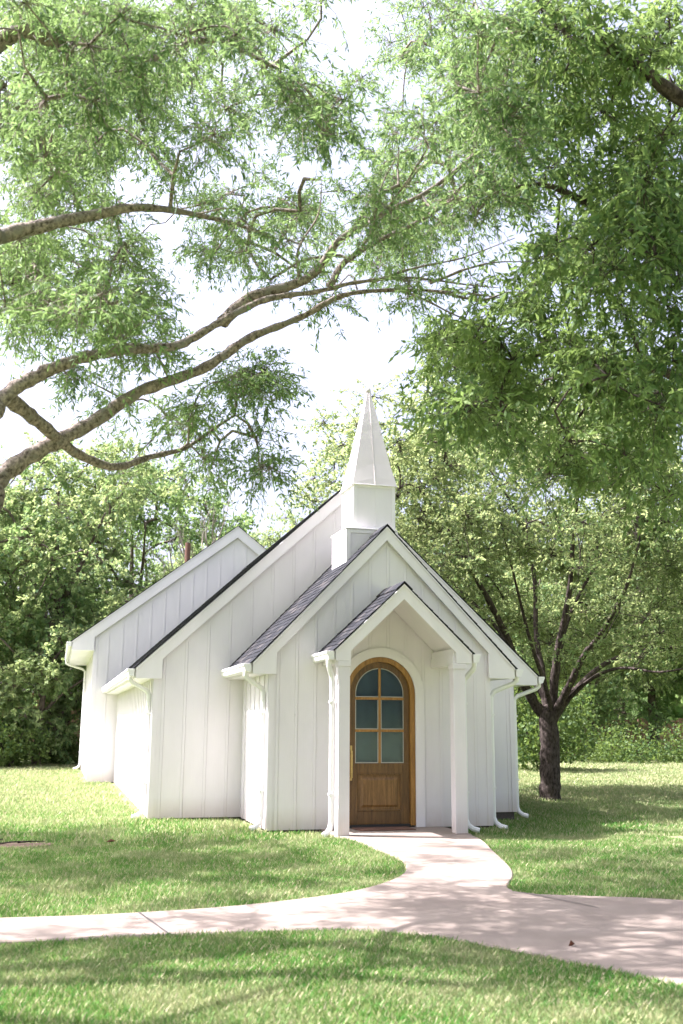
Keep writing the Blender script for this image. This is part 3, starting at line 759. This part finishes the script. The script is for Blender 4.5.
base_r = (11.2, 8.2, -.1)
T2 = Tree('shade_tree', 'deep green tree leaning in from the right with leafy boughs hanging over the lawn', base_r, 'leaf_dark', 'bark_dark')
f2 = np.array([10.6, 8.3, 2.6])
T2.limb([base_r, (11.1,8.2,1), (10.9,8.3,1.9), f2], .36, .26, n=14)
T2.limb([f2, (9.2,8.8,3.6), P(760,420,11), P(683,380,10.8), P(650,368,10.7), P(590,360,10.6), P(550,350,10.5), P(520,362,10.4), P(480,350,10.2)], .085, .010)
T2.limb([f2, (9.6,8.2,4.2), P(760,290,10.5), P(683,262,10.2), P(640,235,10), P(590,205,9.8), P(545,185,9.7), P(500,190,9.6)], .12, .010)
T2.limb([f2, (9.8,8.0,4.6), P(770,140,10), P(683,100,9.8), P(630,60,9.7), P(570,30,9.5), P(520,30,9.4)], .13, .012)
T2.limb([P(640,366,10.8), P(610,385,10.8), P(580,415,10.8), P(560,445,10.8)], .035, .008)
T2.limb([f2, (10.4,7.6,4.4), (9.6,6.6,6.4), (8.2,5.8,7.8), (6.4,5.6,8.6)], .14, .02)
T2.grow(rc, tip=.0045, wig=.22, maxr=.03, pw=.40, attach_from=4)
rads = rng.uniform(.34, .58, len(rc))
T2.leaves(rc, rads, 20, 18, .098, .030, tw_len=(.45,.95), droop=.38, twig_r=.0022, flat=.4)
T2.finish()

# ---- the many-limbed tree right of the chapel
bx, by = 10.85, 21.4
D0 = float(np.linalg.norm(np.array([bx, by, 2])-CAM))
T3 = Tree('pear_tree', 'round-crowned tree with a dark low-forking trunk on the lawn right of the chapel', (bx, by, -.12), 'leaf_mid', 'bark_dark')
T3.limb([(bx-.02,by,-.2), (bx-.03,by,.0), (bx,by,.5), (bx+.02,by,1.1), (bx,by,1.75), P(551,712,D0)], .25, .20, n=14, rough=.25)
s0 = P(552,722,D0)
def L3(pts, r0, r1): T3.limb([s0]+[P(*p) for p in pts], r0*.9, r1*.9)
L3([(541,712,D0),(530,695,D0-.1),(518,672,D0-.3),(508,640,D0-.6),(490,603,D0-1),(470,568,D0-1.4),(450,530,D0-1.8),(420,490,D0-2)], .17, .03)
L3([(545,700,D0+.1),(542,670,D0+.4),(536,632,D0+.6),(534,577,D0+1),(520,520,D0+1.3),(490,470,D0+1.5)], .12, .025)
L3([(553,695,D0),(556,660,D0-.1),(563,625,D0-.2),(570,585,D0-.3),(574,530,D0-.5),(580,480,D0-.6),(585,440,D0-.6)], .13, .025)
L3([(562,700,D0-.2),(572,680,D0-.5),(584,655,D0-.9),(602,632,D0-1.3),(625,590,D0-1.8),(640,540,D0-2.2)], .13, .025)
L3([(566,700,D0),(580,685,D0+.2),(600,667,D0+.5),(625,655,D0+.8),(655,648,D0+1.1),(690,647,D0+1.4),(740,640,D0+1.6)], .11, .02)
L3([(565,703,D0-.1),(590,680,D0-.6),(620,668,D0-1.2),(660,672,D0-1.8),(700,665,D0-2.2)], .08, .015)
L3([(555,690,D0+.3),(560,650,D0+.8),(572,610,D0+1.4),(600,560,D0+2),(650,500,D0+2.6)], .11, .02)
L3([(545,700,D0+.3),(520,660,D0+1),(490,620,D0+1.8),(450,580,D0+2.5),(400,530,D0+3)], .10, .02)
L3([(548,695,D0-.3),(530,640,D0-1),(515,580,D0-1.8),(500,520,D0-2.4)], .08, .015)
cl = []
while len(cl) < 520:
    v = rng.normal(0, 1, 3); v /= np.linalg.norm(v); rr = rng.uniform(.25, 1)**.5
    lump = 1 + .13*math.sin(3*v[0]+5*v[1]) + .12*math.sin(6*v[2]+4*v[0]+1)
    p = np.array([bx-.2, by, 5.45]) + v*rr*lump*np.array([6.1, 5.0, 4.0])
    if p[2] < 2.3+.16*abs(p[0]-bx): continue
    if p[2] < 4.7 and math.hypot(p[0]-bx, p[1]-by) < 1.9: continue
    if p[2] < 5 and p[1] < by-.8 and abs(p[0]-bx) < 2.8 and rng.random() < .75: continue
    if p[0] < 9.3 and p[2] < 5.86-.927*abs(p[0]-4.91)+.9: continue
    if p[0] < 9.0 and p[2] < 3.4: continue
    cl.append(p)
T3.grow(cl, tip=.005, wig=.18, maxr=.04, pw=.45, attach_from=8)
T3.leaves(cl, rng.uniform(.45, .8, len(cl)), 20, 19, .084, .054, droop=.12, twig_r=.004, flat=.55)
T3.finish(4)

# ---- trees behind
def far_tree(name, label, x, y, h, cr, leafm, nc=70, trunk_h=.28, ntw=18, nlf=18, L=.17, Wd=.115, cz=None, group='trees standing behind the lawn', low=.18):
    t = Tree(name, label, (x, y, -.1), leafm, 'bark_far', group=group)
    lean = rng.uniform(-.5, .5)
    t.limb([(x,y,-.2), (x+.1*lean,y,h*trunk_h*.5), (x+.4*lean,y,h*trunk_h), (x+lean,y,h*.55), (x+lean*1.3,y+.3,h*.82)], h*.022+.06, .05, n=8, k=4)
    for q in range(5):
        a = q*1.256+rng.uniform(-.4, .4); e = cr*.6; z0 = h*(trunk_h+.05*q)
        t.limb([(x+.4*lean,y,z0), (x+e*.4*math.cos(a),y+e*.4*math.sin(a),z0+h*.12), (x+e*math.cos(a),y+e*math.sin(a),z0+h*.25)], h*.009+.02, .03, n=6, k=3)
    ph = rng.uniform(0, 6, 3); c = []
    while len(c) < nc:
        v = rng.normal(0, 1, 3); v /= np.linalg.norm(v); rr = rng.uniform(.2, 1)**.45
        lump = 1+.18*math.sin(3.1*v[0]+ph[0]+2*v[2])+.15*math.sin(5*v[1]+4*v[2]+ph[1])
        p = np.array([x, y, h*(.5+low/2)]) + v*rr*lump*np.array([cr, cr*.9, h*(1-low)/2])
        if p[2] < h*low*.7: continue
        c.append(p)
    t.grow(c, tip=.015, wig=.15, maxr=.09, attach_from=3)
    t.leaves(c, rng.uniform(.14, .26, len(c))*cr, ntw, nlf, L, Wd, droop=.15, twig_r=.006, flat=.5)
    t.finish(4)
def gp(px, Y):
    """x of picture column px at depth Y on the ground"""
    lo, hi = -60, 90
    for _ in range(50):
        mid = (lo+hi)/2
        if proj(np.array([mid, Y, 1.5]))[0] < px: lo = mid
        else: hi = mid
    return lo
LBL = [
 # label, px, Y, h, cr, mat, low
 ('tall broad tree at the left edge of the photo behind the lawn', -30, 43, 14.5, 5.6, 'leaf_far_b', .12),
 ('pale green leafy tree left of the chapel, highest of the tree line', 62, 41, 12.8, 4.6, 'leaf_far_a', .10),
 ('darker tree close behind the rear block of the chapel', 135, 46, 13.2, 4.6, 'leaf_far_b', .10),
 ('small low bushy tree just left of the rear downspout', 40, 39.0, 6.4, 3.4, 'leaf_far_a', .04),
 ('distant rounded tree whose top shows left of the rear gable peak', 205, 66, 14.4, 4.6, 'leaf_far_a', .15),
 ('distant tree whose top shows between the rear gable peak and the nave roof', 268, 68, 14.9, 5.2, 'leaf_far_a', .15),
 ('tree far behind the nave with its crown showing left of the steeple', 345, 62, 14.5, 5.5, 'leaf_far_a', .15),
 ('tall tree far behind the steeple', 430, 56, 14.5, 6.0, 'leaf_far_b', .12),
 ('tall tree seen through the branches just right of the chapel', 520, 47, 12.0, 5.0, 'leaf_far_b', .10),
 ('broad tree at the far lawn edge right of the dark forked trunk', 590, 44, 10.5, 4.2, 'leaf_far_a', .16),
 ('deep green tree at the far lawn edge near the right border of the photo', 655, 45, 12.0, 4.6, 'leaf_far_b', .14),
 ('big tree at the right border of the photo behind the lawn', 740, 43, 13.0, 5.4, 'leaf_far_a', .12),
 ('far tree behind the left tree line, mostly hidden', 15, 54, 15.5, 6.0, 'leaf_far_b', .12),
 ('far tree behind the right tree line, mostly hidden', 625, 56, 14.0, 6.0, 'leaf_far_b', .12),
]
for lb, px, Y, h_, cr_, lm, lw in LBL:
    far_tree('broadleaf_tree', lb, gp(px, Y), Y, h_, cr_, lm, nc=120 if cr_ > 4 else 70, low=lw)
# unseen trees; those beside and behind the viewer are added to dim the facade
for i, (x, y, h_) in enumerate([(-24,36,13),(34,38,13),(-11,-9,12),(-1,-14,13),(10,-10,12),(19,-2,12)]):
    far_tree('broadleaf_tree', ['large tree beyond the left side of the photo','large tree beyond the right side of the photo','unseen tree added for shade behind the viewer at the left','unseen tree added for shade straight behind the viewer','unseen tree added for shade behind the viewer at the right','unseen tree added for shade beyond the right side, level with the viewer'][i], x, y, h_, 5.2, 'leaf_far_b', nc=60, ntw=9, nlf=9, L=.34, Wd=.24)
# undergrowth along the far edge of the lawn (one mass), and a far wood behind all
def mass(name, label, n, fx, leafm, L, Wd, cat=None):
    Pn = fx(n); m = len(Pn)
    d = rng.normal(0, 1, (m, 3)); d /= np.linalg.norm(d, axis=1)[:, None]; up = rng.normal(0, 1, (m, 3)); sd = np.cross(d, up); sd /= np.linalg.norm(sd, axis=1)[:, None]
    l = (L*rng.uniform(.6, 1.3, m))[:, None]; w = (Wd*rng.uniform(.6, 1.3, m))[:, None]
    V = np.stack([Pn, Pn+d*l*.45+sd*w/2, Pn+d*l, Pn+d*l*.45-sd*w/2], 1).reshape(-1, 3)
    o = fastmesh(name, V, None, 4, M[leafm]); tag(o, label, cat, kind='stuff')
def under(n):
    k = 240; xs = rng.uniform(-26, 46, k); ys = 38.6+rng.uniform(0, 4.5, k)+.9*np.sin(xs*.4)+.9*np.sin(xs*.13+1); hs = rng.uniform(.6, 1.7, k)+np.maximum(0, ys-40)*.5
    i = rng.integers(0, k, n); v = rng.normal(0, 1, (n, 3)); v /= np.linalg.norm(v, axis=1)[:, None]; r = rng.uniform(.3, 1, n)[:, None]**.4
    p = np.stack([xs[i], ys[i], hs[i]*.45], 1) + v*r*np.stack([hs[i]*1.1, hs[i]*.9, hs[i]*.62], 1)
    p[:, 2] = np.maximum(p[:, 2], .0); return p
mass('undergrowth', 'dark leafy undergrowth along the far edge of the lawn', 80000, under, 'leaf_under', .14, .08, 'undergrowth')
def wood(n):
    a = rng.uniform(-1.15, 1.15, n)*1.0 + .15; top = 8.5+1.6*np.sin(a*9)+1.1*np.sin(a*23+1)+.6*np.sin(a*51)
    r = 74+rng.uniform(0, 9, n); z = top*rng.uniform(0, 1, n)**.8
    return np.stack([r*np.sin(a)*1.1, r*np.cos(a), z], 1)
mass('far_wood', 'far-off wood closing the horizon behind the trees', 60000, wood, 'leaf_far_b', .9, .7, 'wood')

# bare grey tree and rusty pole above the rear roof
T4 = Tree('bare_tree', 'leafless grey tree rising behind the left slope of the rear roof', (gp(200, 42), 42, -.1), 'leaf_far_a', 'dead_wood') if False else None
bt = empty('bare_tree', (gp(196, 41), 41, -.1), 'leafless grey tree rising behind the left slope of the rear roof', 'tree')
m = MB(); r4 = random.Random(11)
def bare(p, d, L, r, dep):
    q = [p]; dd = Vector(d).normalized()
    for i in range(4):
        dd = (dd + Vector((r4.uniform(-.18,.18), r4.uniform(-.18,.18), r4.uniform(-.05,.12)))).normalized(); q.append(q[-1]+dd*L/4)
    m.tube(q, [r*(1-.12*i) for i in range(5)], n=5)
    if dep:
        for i in range(3):
            bare(q[2+min(i, 2)], (dd+Vector((r4.uniform(-.8,.8), r4.uniform(-.8,.8), r4.uniform(-.1,.5)))), L*r4.uniform(.5,.7), r*.5, dep-1)
x4 = gp(196, 41)
bare(Vector((x4,41,0)), (0.0,0,1), 7.2, .17, 0); 
for k in range(7): bare(Vector((x4+r4.uniform(-.1,.1),41,5.0+k*.33)), (r4.uniform(-.9,.7), r4.uniform(-.5,.5), .9), r4.uniform(1.6, 2.9), .06, 3)
m.build('trunk', M['dead_wood'], bt)
xp = gp(182.5, 36.5)
m = MB(); m.tube([(xp,36.5,-.2),(xp,36.5,4),(xp,36.5,8.0)], [.12,.11,.10], n=10)
tag(m.build('utility_pole', M['rust'], None), 'short rusty brown pole standing behind the rear block roof', 'pole')
# brick house and brick wall glimpsed through the trunks
hx = gp(30, 52)
hs = empty('brick_house', (hx, 52, 0), 'low red brick house glimpsed through the trees at far left', 'house')
m = MB(); m.prism([(hx-5,-.1),(hx+6,-.1),(hx+6,2.9),(hx-5,2.9)], 'y', 52, 58); m.build('wall', M['brick_red'], hs)
m = MB(); m.prism([(51.5,2.9),(58.5,2.9),(55,4.9)], 'x', hx-5.4, hx+6.4); m.build('roof', M['foundation'], hs)
for dx in (-3, .5, 3.5):
    m = MB(); m.box(hx+dx, hx+dx+1, 51.96, 51.995, 1.0, 2.2); w_ = m.build('window', M['window_dark'], hs)
    m = MB(); m.box(hx+dx-.06, hx+dx+1.06, 51.93, 51.955, .92, .99); m.build('window_sill', M['trim'], w_)
wx0, wx1 = gp(560, 50), gp(760, 50)
m = MB(); m.box(wx0, wx1, 50, 50.25, -.1, 1.75); m.box(wx0-.05, wx1+.05, 49.95, 50.3, 1.75, 1.83)
for k in range(6): xx = wx0+(wx1-wx0)*k/5; m.box(xx-.25, xx+.25, 49.9, 49.949, -.1, 1.95)
tag(m.build('brick_wall', M['brick_red'], None), 'long red brick wall glimpsed behind the trees at far right', 'wall')
# small shrub against the far corner of the chapel, right
def shrub(name, label, x, y, h_, r_, lm, n=2600, L=.12, Wd=.08):
    rt = empty(name, (x, y, -.1), label, 'shrub')
    st = MB()
    for k in range(6):
        a = k*1.05; st.tube([(x,y,-.12), (x+.3*r_*math.cos(a), y+.3*r_*math.sin(a), h_*.4), (x+.7*r_*math.cos(a), y+.7*r_*math.sin(a), h_*.8)], [.03,.02,.01], n=5)
    st.build('stem', M['bark_dark'], rt)
    v = rng.normal(0, 1, (n, 3)); v /= np.linalg.norm(v, axis=1)[:, None]; rr = rng.uniform(.2, 1, n)[:, None]**.4
    lump = (1+.2*np.sin(5*v[:, 0]+3)+.2*np.sin(6*v[:, 2]+v[:, 1]*4))[:, None]
    p = np.array([x, y, h_*.52]) + v*rr*lump*np.array([r_, r_, h_*.5])
    d = rng.normal(0, 1, (n, 3)); d /= np.linalg.norm(d, axis=1)[:, None]; sd = np.cross(d, rng.normal(0, 1, (n, 3))); sd /= np.linalg.norm(sd, axis=1)[:, None]
    V = np.stack([p, p+d*L*.45+sd*Wd/2, p+d*L, p+d*L*.45-sd*Wd/2], 1).reshape(-1, 3)
    fastmesh('foliage', V, None, 4, M[lm], rt)
shrub('shrub', 'dark green shrub behind the forked trunk beside the far chapel corner', gp(540, 33), 33, 3.4, 1.7, 'leaf_under', 5200, .16, .11)
shrub('shrub', 'low rounded bush at the far lawn edge at the left edge of the photo', gp(12, 37.6), 37.6, 1.5, 1.3, 'leaf_under', 3000, .14, .09)

# ------------------------------------------------------------------ grass
def blades(n, samp, hgt, wid, name=None):
    x, y = samp(n)
    u, v, d = proj(np.stack([x, y, np.zeros_like(x)], 1))
    k = (u > -60) & (u < 743) & (d > .5) & (v < 1100); x, y = x[k], y[k]
    k = ~inside(PATH, x, y)
    for a, b, c, e in ((3.00,6.73,15.1,18),(1.47,8.19,17.36,28),(.80,8.46,27.9,36),(3.86,5.86,14.02,15.3)):
        q_ = rng.uniform(.0, .14, len(x)); k &= ~((x > a-q_) & (x < b+q_) & (y > c-q_) & (y < e))
    k &= ~(((x+.55)/.62)**2 + ((y-14.15)/.30)**2 < rng.uniform(.3, 1.1, len(x)))       # bare patch
    x, y = x[k], y[k]; m = len(x)
    tuft = .5+.5*np.sin(2.1*x+1.3*y)*np.sin(1.7*y-.9*x+2) + rng.normal(0, .25, m)
    patch = .75+.35*np.clip(tuft, 0, 1)
    h_ = hgt*patch*rng.uniform(.45, 1.25, m); a = rng.uniform(0, 2*np.pi, m); ln = rng.uniform(.1, .8, m)*h_
    w = wid*rng.uniform(.6, 1.3, m); b2 = a+rng.uniform(1.0, 2.1, m)
    z = gz(x, y)-.005
    base = np.stack([x, y, z], 1); side = np.stack([np.cos(b2), np.sin(b2), 0*a], 1)*w[:, None]/2
    midp = base + np.stack([np.cos(a)*ln*.35, np.sin(a)*ln*.35, h_*.6], 1); tip = base + np.stack([np.cos(a)*ln, np.sin(a)*ln, h_], 1)
    return np.stack([base-side, base+side, midp+side*.6, tip, ], 1), m
def region(x0, x1, y0, y1):
    return lambda n: (rng.uniform(x0, x1, n), rng.uniform(y0, y1, n))
G = []
for n, rg, hg, wd in ((210000, (-1.5,4.5,4.6,8.4), .048, .0062), (260000, (-2.2,8.5,8.4,14), .052, .008), (130000, (-3.5,15,14,21), .07, .017), (110000, (-6,23,21,32), .08, .034), (75000, (-10,33,32,41), .10, .06)):
    V, k = blades(n, region(*rg), hg, wd); G.append(V)
G = np.concatenate(G)
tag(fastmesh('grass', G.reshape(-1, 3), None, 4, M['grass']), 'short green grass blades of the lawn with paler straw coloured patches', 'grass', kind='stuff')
# bare soil patch and fallen things
m = MB(); rp = random.Random(5)
pp = [(-.55+.62*math.cos(a)*rp.uniform(.7,1.1), 14.15+.30*math.sin(a)*rp.uniform(.7,1.1), -.006) for a in [i*2*math.pi/18 for i in range(18)]]
m.add([(-.55,14.15,.004)]+pp, [(0,i+1,(i+1)%18+1) for i in range(18)])
tag(m.build('soil_patch', M['dirt']), 'small bare patch of soil in the lawn at the left', kind='structure')
m = MB()
for (x_, y_, a_) in ((-.62,14.1,.2),(-.4,14.2,-.3),(-.75,14.25,.9)):
    m.tube([(x_,y_,.02),(x_+.15*math.cos(a_),y_+.15*math.sin(a_),.035),(x_+.34*math.cos(a_+.2),y_+.34*math.sin(a_+.2),.03)], [.012,.009,.005], n=5)
tag(m.build('fallen_twigs', M['bark_dark']), 'dark fallen twigs lying on the bare soil patch', 'twigs')
def fallen_leaf(p, s, label):
    x_, y_, z_ = p; m = MB()
    m.add([(x_,y_,z_),(x_+s*.5,y_-s*.35,z_+.02),(x_+s,y_+.02,z_+.01),(x_+s*.5,y_+s*.35,z_+.035),(x_+s*.5,y_,z_-.0)], [(0,1,4),(1,2,4),(2,3,4),(3,0,4)])
    tag(m.build('fallen_leaf', M['brown_leaf']), label, 'leaf', 'fallen brown leaves')
fallen_leaf((.70,13.9,.03), .13, 'curled brown leaf lying on the lawn between the path and the nave corner')
fallen_leaf((3.62,6.95,.004), .06, 'small brown leaf on the path at the lower right')

# ------------------------------------------------------------------ sky, sun, camera
SUN_EL, SUN_PHI = R(55), R(20)          # sun high, to the left and slightly behind the chapel
sd = Vector((-math.cos(SUN_PHI)*math.cos(SUN_EL), math.sin(SUN_PHI)*math.cos(SUN_EL), math.sin(SUN_EL)))
sun = bpy.data.lights.new('sun', 'SUN'); sun.energy = 4.8; sun.angle = R(.53); sun.color = (1, .945, .87)
so = bpy.data.objects.new('sun', sun); COL.objects.link(so); so.rotation_euler = sd.to_track_quat('Z', 'Y').to_euler()
w = bpy.data.worlds.new('World'); S.world = w; w.use_nodes = True; nt = w.node_tree; nt.nodes.clear()
sky = nt.nodes.new('ShaderNodeTexSky'); sky.sky_type = 'NISHITA'; sky.sun_disc = False; sky.sun_elevation = SUN_EL
sky.sun_rotation = math.atan2(sd.x, sd.y); sky.air_density = .9; sky.dust_density = 8; sky.ozone_density = .8; sky.altitude = 100
bg = nt.nodes.new('ShaderNodeBackground'); bg.inputs[1].default_value = .125
hs_ = nt.nodes.new('ShaderNodeHueSaturation'); hs_.inputs['Saturation'].default_value = .5
nt.links.new(sky.outputs[0], hs_.inputs['Color']); nt.links.new(hs_.outputs[0], bg.inputs[0])
wo = nt.nodes.new('ShaderNodeOutputWorld'); nt.links.new(bg.outputs[0], wo.inputs[0])

cam = bpy.data.cameras.new('camera'); co = bpy.data.objects.new('camera', cam); COL.objects.link(co); S.camera = co
Rv = Vector((_c, -_s, 0)); Uv = Vector((-_s*_st, -_c*_st, _ct)); Fv = Vector((_s*_ct, _c*_ct, _st))
cr_v = Rv*_cr + Uv*_sr; cu_v = Uv*_cr - Rv*_sr
mw = Matrix((cr_v, cu_v, -Fv)).transposed().to_4x4(); mw.translation = Vector((0, 0, H)); co.matrix_world = mw
cam.sensor_fit = 'VERTICAL'; cam.sensor_height = 36; cam.sensor_width = 24; cam.lens = F*36/1024
cam.clip_end = 3000; cam.clip_start = .05
cam.dof.use_dof = True; cam.dof.focus_distance = 16.5; cam.dof.aperture_fstop = 2.2
S.render.resolution_x = 683; S.render.resolution_y = 1024
S.view_settings.view_transform = 'Standard'; S.view_settings.look = 'None'; S.view_settings.gamma = 1; S.view_settings.exposure = 1.95
S.view_settings.use_white_balance = True; S.view_settings.white_balance_temperature = 5950; S.view_settings.white_balance_tint = 21
S.cycles.max_bounces = 8; S.cycles.transparent_max_bounces = 8; S.cycles.transmission_bounces = 6; S.cycles.diffuse_bounces = 5
